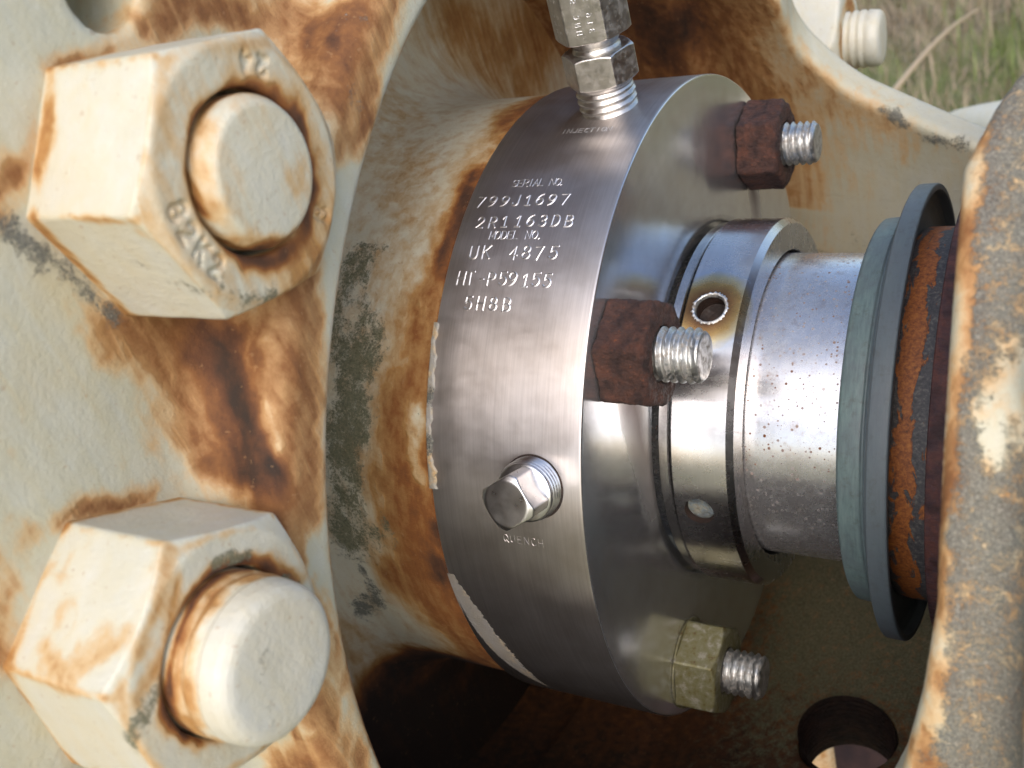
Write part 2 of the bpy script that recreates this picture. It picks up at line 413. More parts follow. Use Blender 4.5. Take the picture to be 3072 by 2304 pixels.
# ------------------------------------------------------------------ single-stroke letters for stamping
def arc(cx, cy, rx, ry, a0, a1, k=8):
    return [(cx+rx*math.cos(R(a0+(a1-a0)*i/k)), cy+ry*math.sin(R(a0+(a1-a0)*i/k))) for i in range(k+1)]
G = {
 'A': [[(0, 0), (.3, 1), (.6, 0)], [(.12, .38), (.48, .38)]], 'B': [[(0, 0), (0, 1), (.3, 1)], arc(.3, .76, .26, .24, 90, -90), [(0, .52), (.3, .52)], arc(.3, .26, .3, .26, 90, -90), [(.3, 0), (0, 0)]],
 'C': [arc(.32, .5, .32, .5, 55, 305, 12)], 'D': [[(0, 0), (0, 1), (.22, 1)], arc(.22, .5, .38, .5, 90, -90, 10), [(.22, 0), (0, 0)]],
 'E': [[(.55, 1), (0, 1), (0, 0), (.55, 0)], [(0, .52), (.42, .52)]], 'H': [[(0, 0), (0, 1)], [(.6, 0), (.6, 1)], [(0, .5), (.6, .5)]],
 'I': [[(.3, 0), (.3, 1)]], 'J': [[(.5, 1), (.5, .25)], arc(.25, .25, .25, .25, 0, -180)], 'K': [[(0, 0), (0, 1)], [(.6, 1), (0, .42)], [(.18, .58), (.6, 0)]],
 'L': [[(0, 1), (0, 0), (.5, 0)]], 'M': [[(0, 0), (.05, 1), (.35, .25), (.65, 1), (.7, 0)]], 'N': [[(0, 0), (0, 1), (.6, 0), (.6, 1)]],
 'O': [arc(.32, .5, .32, .5, 0, 360, 16)], 'P': [[(0, 0), (0, 1), (.3, 1)], arc(.3, .74, .28, .26, 90, -90), [(.3, .48), (0, .48)]],
 'Q': [arc(.32, .5, .32, .5, 0, 360, 16), [(.38, .25), (.66, -.06)]], 'R': [[(0, 0), (0, 1), (.3, 1)], arc(.3, .74, .28, .26, 90, -90), [(.3, .48), (0, .48)], [(.28, .48), (.6, 0)]],
 'S': [arc(.3, .74, .28, .26, 40, 270), arc(.3, .25, .3, .25, 90, -140)], 'T': [[(0, 1), (.6, 1)], [(.3, 1), (.3, 0)]],
 'U': [[(0, 1), (0, .3)], arc(.3, .3, .3, .3, 180, 360), [(.6, .3), (.6, 1)]],
 '1': [[(.12, .78), (.34, 1), (.34, 0)], [(.14, 0), (.54, 0)]], '2': [arc(.3, .72, .28, .28, 170, -30), [(.54, .58), (0, 0), (.6, 0)]],
 '3': [arc(.28, .75, .27, .25, 140, -90), arc(.28, .26, .3, .26, 90, -140)], '4': [[(.42, 0), (.42, 1), (0, .32), (.6, .32)]],
 '5': [[(.55, 1), (.08, 1), (.04, .56)], arc(.27, .32, .31, .32, 130, -140, 10)], '6': [arc(.3, .3, .3, .3, 0, 360, 12), arc(.62, .32, .62, .7, 180, 100)],
 '7': [[(0, 1), (.6, 1), (.2, 0)]], '8': [arc(.3, .75, .25, .25, 0, 360, 12), arc(.3, .26, .3, .26, 0, 360, 12)],
 '9': [arc(.3, .7, .3, .3, 0, 360, 12), arc(-.02, .68, .62, .7, 0, -80)], '-': [[(.12, .45), (.45, .45)]], '.': [[(.1, 0), (.16, .05)]], ' ': [],
}
def text_lines(s, height, length, xs=1.0, jit=0.):
    """polylines for the string, spread so that it is `length` long"""
    n = len(s); step = (length-.62*height*xs)/max(1, n-1); out = []
    for i, ch in enumerate(s):
        jx, jy, jr = [jit*random.uniform(-1, 1) for _ in range(3)]; jr *= .35
        for pl in G[ch]: out.append([(i*step+jx+(p[0]*xs+p[1]*jr)*height, jy+(p[1]-p[0]*jr)*height) for p in pl])
    return out
def ridge(lines, place, width, high):
    """stamped strokes with V flanks; place(u, v, h) -> xyz"""
    V = []; F = []
    for pl in lines:
        P = np.array(pl, float); n = len(P); b0 = len(V)
        for i in range(n):
            d = P[min(i+1, n-1)]-P[max(i-1, 0)]; d = d/max(np.linalg.norm(d), 1e-9); q = np.array([-d[1], d[0]])
            e = (d*-.5*width if i == 0 else d*.5*width if i == n-1 else 0*d)
            for s_, h in ((1, -.02), (0, high), (-1, -.02)):
                p = P[i]+q*s_*width*.5+(e if s_ else e*.2); V.append(place(p[0], p[1], h))
            if i:
                a = b0+3*(i-1); F += [[a, a+3, a+4, a+1], [a+1, a+4, a+5, a+2]]
        F += [[b0, b0+1, b0+2], [b0+3*n-1, b0+3*n-2, b0+3*n-3]]
    return V, F

# ================================================================== ADAPTER HOUSING (one casting)
ORI = (0., 0., 0.)
ANG = lambda y, z: np.degrees(np.arctan2(z, -y))
def r_in(x): return 133-.28*np.clip(x+30, 0, 110)
def f_house(x, y, z):
    r = np.sqrt(y*y+z*z)
    ri = r_in(x)
    shell = np.maximum(np.abs(r-(ri+6.5))-6.5, np.maximum(-90-x, x-112))
    ring = np.maximum(np.maximum(x+41.2, -62-x), np.maximum(133-r, r-236))
    d = smin(shell, ring, 9.)
    end = np.maximum(np.maximum(75-x, x-96), np.maximum(54.5-r, r-92))
    d = smin(d, end, 8.)
    # raised lip along the near window's right side and a swelling beyond it
    boss = np.maximum(np.maximum(84-x, x-112), r-122)
    d = smin(d, boss, 7.)
    a = np.arctan2(z, -y)*57.29578
    def window(x0, x1, a0, a1, cr):
        rr = np.maximum(ri, 60)
        ax = np.abs(x-(x0+x1)/2)-(x1-x0)/2+cr
        aa = (np.abs(a-(a0+a1)/2)-(a1-a0)/2)*rr*.0174533+cr
        w_ = np.sqrt(np.maximum(ax, 0)**2+np.maximum(aa, 0)**2)+np.minimum(np.maximum(ax, aa), 0)-cr
        return np.maximum(w_, np.abs(r-(ri+4))-16)
    xl = np.interp(a, [-10, 90, 118, 146, 180], [-25, -25, -14, -1.5, -1.5])
    xr = np.interp(a, [-10, 4, 10, 18, 25, 45, 57, 63, 70, 80, 180], [56, 63, 67, 70, 71.5, 71, 70.5, 74, 80, 96, 98])
    al = np.interp(x, [-30, 5, 22, 45, 70, 90], [160, 161, 164, 168.5, 173, 175])
    a = np.where(a < -120, a+360, a)
    d = smax(d, -window(xl, xr, -7, al, 23), 4.)
    # threaded drain opening through the bottom
    hx, hy = HOLE[0], HOLE[1]
    hd = np.sqrt((x-hx)**2+(y-hy)**2)-14.9
    d = smax(d, -np.maximum(hd, z+60), 1.2)
    tr = np.sqrt((x-hx)**2+(y-hy)**2)+.45*np.sin(z*2*math.pi/2.2)*(z < -118)
    # blind tapped hole in the flange, above the nuts
    d = smax(d, -np.maximum(np.sqrt((y-TAP[1])**2+(z-TAP[2])**2)-6.5, -58-x), 1.)
    return d
HOLE = (30., -20.5)
TAP = (-41.2, -100., 150.)
V, F = nets(f_house, (-94, -238, -150), (114, 152, 238), 1.3)
def sel(V, F, keep):
    k = keep(V); ids = -np.ones(len(V), int); m = k[F].all(1); u = np.unique(F[m]); ids[u] = np.arange(len(u)); return V[u], ids[F[m]]
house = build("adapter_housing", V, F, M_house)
tag(house, "cream painted rust-streaked cast housing with a big window around the shaft seal", "housing")
HV = V
HR = [
    (.54, 9, [(-27.8,-109.6,95.3),(-26.8,-113.0,90.3),(-25.0,-114.2,81.8),(-26.4,-121.6,77.7)]),
    (.54, 8, [(-26.5,-124.9,72.5),(-25.0,-127.0,61.9),(-26,-134,52)]),
    (.52, 8, [(-40.8,-115.9,98.1),(-38.3,-115.8,91.6),(-36.6,-119.7,84.9)]),
    (.80, 1.3, [pol(-26.2, 141.5, a) for a in range(44, -4, -3)]),
    (.72, 1.2, [pol(-30, 147, a) for a in range(40, 2, -3)]),
    (.62, 4.5, [pol(-27, 143.5, a) for a in range(80, 4, -4)]),
    (0.62, 7, [(-37.5,-62.9,133.1),(-31.9,-71.4,127.3),(-28.4,-76.4,122.5)]),
    (0.8, 5, [(-28.1,-63.8,129.0),(-27.6,-71.0,123.5),(-27.5,-77.7,117.9),(-27.5,-77.9,114.2)]),
    (0.52, 4.5, [(-27.5,-59.6,127.4),(-27.5,-66.8,118.3),(-27.8,-72.8,113.1)]),
    (0.36, 7, [(-47.7,-96.3,144.7),(-41.2,-93.4,142.9),(-41.2,-89.8,140.1)]),
    (0.66, 5, [(-41.2,-83.5,140.8),(-41.2,-77.8,136.4),(-41.0,-71.3,134.8)]),
    (0.46, 9, [(-39.3,-116.7,92.1),(-38.6,-120.7,85.5),(-40.5,-116.6,95.8)]),
    (0.56, 9, [(-27.5,-102.8,96.3),(-27.5,-105.3,90.4),(-27.5,-109.5,81.8),(-27.5,-115.6,76.6)]),
    (0.52, 5, [(-41.2,-126.4,107.9),(-41.2,-121.1,101.7),(-40.3,-115.1,96.6)]),
    (0.66, 6.5, [(-29.5,-122.6,78.2),(-27.8,-124.0,71.4),(-27.5,-125.2,61.8)]),
    (0.6, 5, [(-27.5,-117.3,73.9),(-27.5,-122.1,62.1),(-28.0,-123.6,52.0)]),
    (1.0, 5.2, [(-36.5,-112.1,94.7),(-34.2,-117.3,87.2),(-33.0,-121.6,80.9),(-33.0,-123.7,77.6)]),
    (0.52, 2.8, [(-30.3,-111.1,94.3),(-27.8,-113.3,87.6),(-27.5,-113.5,81.9)]),
    (0.82, 2, [(-30.6,-124.7,75.8),(-29.6,-125.3,73.9)]),
    (0.62, 6, [(-30.2,-143.5,25.6),(-34.2,-144.3,22.9)]),
    (.58, 3., [(-41,-123.9,107.1),(-41,-116,100),(-40,-108,99)]),
    (0.6, 2.2, [(-41.2,-151.7,89.2),(-41.2,-144.7,86.9),(-41.2,-135.2,80.6)]),
    (0.45, 3, [(-41.2,-153.9,88.6),(-41.2,-161.0,83.5),(-41.2,-168.1,78.8)]),
    (0.62, 2.6, [(-41.2,-115.5,144.0),(-41.2,-123.1,136.8),(-41.2,-130.5,127.8)]),
    (0.62, 2.4, [(-41.2,-113.3,144.1),(-41.2,-93.1,140.2),(-41.2,-73.5,135.2)]),
    (.38, 2.4, [(-29.2,-119.9,82.9),(-28.0,-120.8,80.8)]),
    (.04, 3.6, [pol(-24.5, 135.2, a) for a in range(84, 16, -3)]),
    (.50, 4.2, [pol(-25, 137.5, a) for a in range(22, -8, -4)]),
    (.50, 2.2, [pol(-25.2, 141.5, a) for a in range(80, 20, -4)]),

    (.55, 3.0, [pol(-25, 143, a) for a in range(14, 0, -4)]),
    (0.88, 13, [(-50.8,110.4,70.0),(-48.1,118.3,55.6),(-38.0,113.8,65.8)]),
    (0.34, 8, [(1.1,116.3,43.7),(5.0,118.5,33.8),(15.1,117.3,27.1),(29.8,114.2,21.9)]),
    (0.3, 7, [(-2.3,110.5,61.6),(-6.2,115.6,50.9)]),
    (.58, 3.8, [pol(71.8, 115.5, a) for a in range(72, 6, -3)]),
    (.55, 4, [pol(84, 120, a) for a in (34, 30, 26)]),
    (.50, 3, [pol(82, 120, a) for a in (52, 49)]),

    (.55, 1.3, [pol(74.2, 118, a) for a in range(66, 30, -3)]),
    (0.14, 3.5, [(79.3,-88.9,73.9),(80.2,-92.1,70.1),(78.9,-84.8,78.7)]),
    (0.52, 4.5, [(82.7,-109.1,43.6),(81.8,-111.3,34.8),(78.0,-109.5,37.6)]),
]
HM = [
    (.15, 3.5, [pol(84, 120, a) for a in (34, 30, 26)]),
    (.2, 3, [pol(80, 119, 20), pol(82, 119, 18)]),
    (0.75, 2.6, [(-41.2,-130.0,126.1),(-41.2,-130.1,124.6),(-41.2,-128.2,118.1),(-41.2,-124.7,111.9),(-41.2,-123.9,107.1)]),
    (0.62, 3.2, [(76.4,-61.0,98.4),(76.0,-68.8,93.6),(76.3,-76.9,87.2),(76.5,-83.9,80.4)]),
    (0.62, 3.8, [(76.0,-90.4,73.2),(76.0,-96.1,65.4),(76.4,-99.6,59.9),(78.2,-94.5,66.9)]),
    (0.6, 4, [(77.3,-102.6,54.1),(78.8,-105.3,47.9),(81.7,-100.4,59.1)]),
    (0.7, 5, [(70.1,-111.3,34.9),(72.2,-113.5,29.8),(75.9,-113.5,25.6),(80.1,-112.2,28.8)]),
    (.0, 1.3, [pol(71.3, 116, a) for a in range(66, 10, -4)]),
    (0.1, 3, [(79.3,-88.9,73.9),(80.2,-92.1,70.1),(78.9,-84.8,78.7)]),
    (0.7, 3.2, [(23.1,114.6,30.1),(37.2,112.4,24.7),(48.2,110.3,20.3)]),
    (0.6, 2.5, [(-28.1,-63.8,129.0),(-27.6,-71.0,123.5),(-27.5,-77.7,117.9),(-27.5,-77.9,114.2)]),
]
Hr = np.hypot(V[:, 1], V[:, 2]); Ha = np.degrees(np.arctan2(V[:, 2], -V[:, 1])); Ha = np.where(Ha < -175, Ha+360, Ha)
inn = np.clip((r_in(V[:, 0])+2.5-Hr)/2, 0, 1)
floor_rust_shade = np.interp(Ha, [-175, -150, -125, -100, -60, 0, 60, 110, 150, 185], [.18, .25, .36, .58, 1.0, 1.05, .6, .7, .42, .17])  # rust and dirt, with the cavity's shade painted in dark towards the bottom
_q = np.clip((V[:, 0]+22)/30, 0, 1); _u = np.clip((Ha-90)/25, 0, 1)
floor_rust_shade = floor_rust_shade-.12*np.clip((V[:, 0]+6)/40, 0, 1)+_u*(1-_q)*np.clip(.55-floor_rust_shade, 0, 1)
baseR = .10*(1-inn)+floor_rust_shade*inn+np.clip(V[:, 0]-70, 0, 4)*.055
stain(house, 'rust', HR, V, baseR)  # besides rust this carries the shade painted inside the housing
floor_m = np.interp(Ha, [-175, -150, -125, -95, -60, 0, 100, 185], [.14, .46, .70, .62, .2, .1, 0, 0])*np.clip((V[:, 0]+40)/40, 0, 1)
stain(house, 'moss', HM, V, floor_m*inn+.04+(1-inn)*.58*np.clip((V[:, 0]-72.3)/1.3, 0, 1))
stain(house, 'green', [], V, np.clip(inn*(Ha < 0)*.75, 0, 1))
M_holethread = M_dark
Vt, Ft = [], []
nz = 60; seg = 80
for i in range(nz+1):
    z = -112-(26*i/nz)
    for j in range(seg):
        t = 2*math.pi*j/seg; rr = 14.6-.55*(.5+.5*math.sin(2*math.pi*(z/2.3-t/(2*math.pi))))
        Vt.append((HOLE[0]+rr*math.cos(t), HOLE[1]+rr*math.sin(t), z))
o = build("threaded_bore", Vt, grid_faces(nz+1, seg), M_dark, house)

# ================================================================== SEAL CHAMBER COVER (trumpet hub behind the gland)
def f_cover(x, y, z):
    r = np.sqrt(y*y+z*z)
    hub = np.maximum(np.maximum(x+38.2, -100-x), r-83.2)
    plate = np.maximum(np.maximum(x+88, -100-x), r-140)
    d = smin(hub, plate, 24.)
    return np.maximum(d, 70-r)
V, F = nets(f_cover, (-102, -142, -142), (-36, 142, 142), 1.5)
cover = build("seal_chamber_cover", V, F, M_cover)
tag(cover, "cream flared casing neck with an orange rust band behind the stainless ring", "casing cover")
CV = V
CR_ = [
    (0.3, 9, [(-81.2,11.5,87.7),(-66.0,-6.4,83.0),(-56.9,-38.2,73.9),(-54.2,-57.1,60.5)]),
    (0.5, 16, [(-88.0,60.2,89.6),(-88.0,79.7,73.1),(-88.0,111.5,70.6),(-88.0,95.7,56.8)]),
    (0.62, 9, [(-68.7,-75.4,-35.8),(-87.2,-45.9,-87.9),(-83.2,-74.7,-51.2)]),
    (0.58, 9, [(-45.7,-70.3,44.6),(-51.4,-75.7,34.6),(-50.5,-81.2,18.0),(-50.5,-83.1,4.2)]),
    (.64, 7.5, [pol(-38.5, 83, a) for a in range(118, -70, -4)]),
    (.82, 2.2, [pol(-38.8, 83, a) for a in list(range(80, 44, -4))]),
    (.84, 2.4, [pol(-38.8, 83, a) for a in range(14, -12, -3)]),
    (.60, 10, [pol(-44, 83, a) for a in range(38, -30, -4)]),
    (.52, 8, [(-41.4,-51.9,65.0),(-40.0,-59.8,57.9),(-42.0,-67.8,48.3)]),

    (0.92, 2.6, [(-41.5,-23.7,79.8),(-41.4,-36.1,75.0),(-40.7,-44.6,70.2)]),
    (0.9, 2.4, [(-39.7,-80.2,22.0),(-40.5,-82.1,13.2),(-40.7,-82.8,7.7)]),
    (0.03, 3.0, [(-41.2,-69.5,45.7),(-40.7,-73.2,39.5),(-41.7,-75.7,34.6)]),
    (0.3, 6, [(-79.8,-85.6,-17.7),(-84.5,-84.4,-37.7),(-79.7,-81.0,-32.4)]),
    (1., 9, [(-60,-60,-60),(-60,-72,-42),(-75,-73,-48),(-88,-80,-62)]),  # this and the next stroke: shadow under the neck, painted as darkest rust
    (1., 15, [(-60,-45,-75),(-85,-50,-80),(-88,-70,-78),(-88,-60,-95)]),
]
CM_ = [
    (.74, 7, [(-63.7,-48.6,67.5),(-61.5,-57.3,60.3),(-60.7,-64.7,52.3),(-62.3,-71.0,43.4),(-63.1,-76.2,33.5),(-64.6,-80.2,22.0),(-66.2,-82.5,11.4)]),
    (.60, 3.5, [(-60.3,-82.3,12.4),(-54.7,-81.4,17.3)]),
    (0.62, 5, [(-65.2,-44.7,70.2),(-62.8,-53.2,64.0),(-62.7,-64.7,52.2),(-63.2,-73.7,38.5),(-64.7,-79.5,24.4)]),
    (0.66, 4, [(-65.9,-83.2,0.8),(-64.4,-83.0,-5.9),(-71.6,-82.5,-15.3)]),
    (0.35, 1.2, [(-41.2,-69.5,45.7),(-40.7,-73.2,39.5),(-41.7,-75.7,34.6)]),
]
Ca = np.degrees(np.arctan2(V[:, 2], -V[:, 1]))
stain(cover, 'rust', CR_, V, .19+.85*np.clip((-24-Ca)/10, 0, 1)*np.clip((175+Ca)/20, 0, 1))  # lower sector: shadow painted in through the rust value
stain(cover, 'moss', CM_, V, .05)
stain(cover, 'green', [], V, np.clip((V[:, 2]-2)/10, .15, .8))

# ================================================================== GLAND PLATE
gl = thing("gland_plate", (-37.5, 0, 0), "round brushed stainless gland plate stamped with serial and model numbers", "seal gland")
gb = (-37.5, 0, 0)
prof = [(-37.5, 60)]+bevelled([(-37.5, 70), (-37.5, 85), (-.05, 85), (0, 84.6)], .5)[1:-1]+[(-.35, 85), (-.28, 84.98), (-.1, 84.86)]
V, F = lathe([(-37.5, 60), (-37.5, 84.3), (-37.3, 84.75), (-36.9, 85), (-30, 85), (-20, 85), (-10, 85), (-.55, 85), (-.38, 84.97), (-.18, 84.84)], 360)
build("rim", V, F, M_rim, gl, base=gb)
sharp(gl.children[0], 50)
V, F = lathe([(-.18, 84.84), (-.04, 84.66), (0, 84.45), (0, 75), (0, 65), (0, 56), (0, 50), (0, 47.9), (-.3, 47.6), (-2, 47.6), (-2, 44), (-37, 44)], 360)
fo = build("front_face", V, F, M_face, gl, base=gb); sharp(fo, 50)
def on_rim(x0, th0, r=85.):
    def place(u, v, h):
        return pol(x0+u, r+h, th0+math.degrees(v/r))
    return place
LINES = [("SERIAL NO.", -27.4, -14.0, 70.0, 2.0, .36), ("799J1697", -34.8, -11.7, 66.3, 2.75, .6), ("2R1163DB", -32.8, -9.1, 62.45, 2.75, .6),
         ("MODEL NO.", -28.6, -15.1, 60.4, 2.0, .36), ("UK 4875", -32.2, -10.8, 57.1, 3.0, .6), ("HT-P59155", -34.1, -10.8, 52.9, 2.9, .6),
         ("5H8B", -30.7, -19.4, 49.15, 2.8, .6), ("QUENCH", -19.9, -10.2, 15.0, 1.75, .2), ("INJECTION", -21.6, -9.1, 82.1, 1.6, .32)]
for s, x0, x1, th, hh, wd in LINES:
    L_ = text_lines(s, hh, x1-x0, jit=.16 if wd > .4 else .05)
    if wd > .4:
        jit = [((random.random()-.5)*.35) for _ in range(12)]
    V, F = ridge(L_, on_rim(x0, th), wd, .10 if wd > .4 else .06)
    lo_ = build("stamped_lettering", V, F, M_letter if s != "QUENCH" else M_rim, gl, smooth=False, base=gb)
# ragged white paint left on the back edge
def patch(name, m, parent, th0, th1, xa, xb, seed, hi=.35, nseg=150, r=85., base=gb, nx=10):
    rg = np.random.default_rng(seed)
    def fr(n, am): 
        k = rg.normal(size=n); s = np.zeros(nseg+1)
        for o_ in (4, 9, 21, 55, 120):
            q = rg.normal(size=o_+2); s += np.interp(np.linspace(0, o_, nseg+1), np.arange(o_+2), q)/o_**.6
        return s*am
    ja, jb = fr(3, .25), fr(3, .55)
    V = []
    for i in range(nseg+1):
        q = i/nseg; a = xa(q)+ja[i]*.4; b = max(a+.15, xb(q)+jb[i])
        for j in range(nx+1):
            s_ = j/nx; h = hi*(min(1, 6*s_)*min(1, 6*(1-s_)))*(.7+.5*rg.random())-.02
            V.append(pol(a+(b-a)*s_, r+h, th0+(th1-th0)*q))
    F = grid_faces(nseg+1, nx+1, False)
    return build(name, V, F, m, parent, base=base)
M_resid = painted("pale paint residue", cream=(.36, .345, .32), amp=.7, mossamp=1.6, seed=12.)
M_smear = painted("thin grey paint smear", cream=(.27, .255, .245), amp=.6, mossamp=.8, seed=12.)
o = patch("paint_smear", M_smear, gl, 7, -27, lambda q: -37.45+9.5*q**2.3, lambda q: -37.2+9.5*q**2.3+7.2*math.sin(min(1, .06+q*.96)*math.pi)**.9+.35*math.sin(q*90)*math.sin(q*31)+.25*math.sin(q*213), 31, .035, nx=16, nseg=260)
stain(o, 'rust', [], np.zeros((len(o.data.vertices), 3)), .1)
o = patch("paint_flake", M_resid, gl, 47, 22, lambda q: -38.0, lambda q: -36.3+.7*q*q+.25*math.sin(q*37)+.15*math.sin(q*101), 9, .4, nx=6)
stain(o, 'rust', [], np.zeros((len(o.data.vertices), 3)), .16); stain(o, 'moss', [(.7, 2.5, [pol(-37, 85, 36)]), (.7, 3, [pol(-37, 85, 29)])], np.array([tuple(v.co*1000) for v in o.data.vertices])+np.array([-37.5, 0, 0]), .05)

# ================================================================== GLAND STUDS AND NUTS
def hex_sdf(cx, cy, cz, af, x0, x1, phi, k=.8, chamf=True, both=False, bore=0., cs=0., extra=None):
    ns = [(math.cos(phi+math.pi/6+i*math.pi/3), math.sin(phi+math.pi/6+i*math.pi/3)) for i in range(3)]
    def f(x, y, z):
        p, q = -(y-cy), z-cz; d = None
        for a, b in ns:
            e = np.abs(p*a+q*b)-af/2; d = e if d is None else smax(d, e, k)
        d = smax(d, np.maximum(x0-x, x-x1), k)
        r = np.sqrt(p*p+q*q)
        if chamf: d = smax(d, (r-af*.485)*.5+(x-x1)*.866, k*.5)
        if both: d = smax(d, (r-af*.485)*.5+(x0-x)*.866, k*.5)
        if bore: d = smax(d, -(r-bore), .5)
        if cs: d = smax(d, -((r-bore-cs)*.707+(x1-x)*.707), .6)
        if extra is not None: d = extra(d, x, p, q)
        return d
    return f
def bump_noise(sc, am, seed):
    rg = np.random.default_rng(seed); K = rg.normal(size=(14, 3))*sc; P_ = rg.random(14)*6.28
    def g(x, y, z):
        s = 0
        for k, p in zip(K, P_): s = s+np.sin(k[0]*x+k[1]*y+k[2]*z+p)
        return s*am/14**.5
    return g
M_plug2 = None
STUDS = [(45.5, 6.5, 19.9, -8, M_rustnut, 11.2, "heavily rusted dark brown hex nut and stud halfway down the gland face, nearest the camera", 0),
         (136., 14., 19.5, -3, M_rustnut, 11.2, "rusted brown hex nut on its stud high on the gland face, behind the tube fitting", 1),
         (-43.5, 8., 20.5, 4, M_greennut, 11.2, "yellow-green plated hex nut with pale scraped patches, lowest on the gland face", 2)]
for ang, ph, xe, rot, mm, hN, lab, sd_ in STUDS:
    cy, cz = pol(0, 71.4, ang)[1:]
    th = thing("gland_stud_nut", (0, cy, cz), lab, "stud and nut", "nuts on threaded studs round the gland face")
    g1 = bump_noise(.9, .09 if mm is M_rustnut else .02, 5+sd_); g2 = bump_noise(3.0, .07 if mm is M_rustnut else .01, 15+sd_); gn = (lambda g1, g2: (lambda x, y, z: g1(x, y, z)+g2(x, y, z)))(g1, g2)
    hs = hex_sdf(0, cy, cz, 21.6, .15, hN, R(ph+rot+39), k=.8 if mm is M_rustnut else .4, both=False, bore=5.9, cs=.5)
    fn = (lambda hs, gn: (lambda x, y, z: hs(x, y, z)+gn(x, y, z)))(hs, gn)
    V, F = nets(fn, (-1, cy-14, cz-14), (14, cy+14, cz+14), .4)
    build("hex_nut", V, F, mm, th, base=(0, cy, cz))
    V, F = thread((1, cy, cz), (1, 0, 0), xe-1, 5.9, 1.85, .85, seg=96, per=12)
    s_ = build("threaded_stud", V, F, M_bolt, th, base=(0, cy, cz)); sharp(s_, 50)
    if mm is M_greennut:
        V, F = lathe([(0, 5), (0, 11.6), (.05, 12), (.5, 12), (.6, 11.6), (.6, 5)], 64, org=(0.02, cy, cz)); build("washer_smear", V, F, M_greennut, th, base=(0, cy, cz))

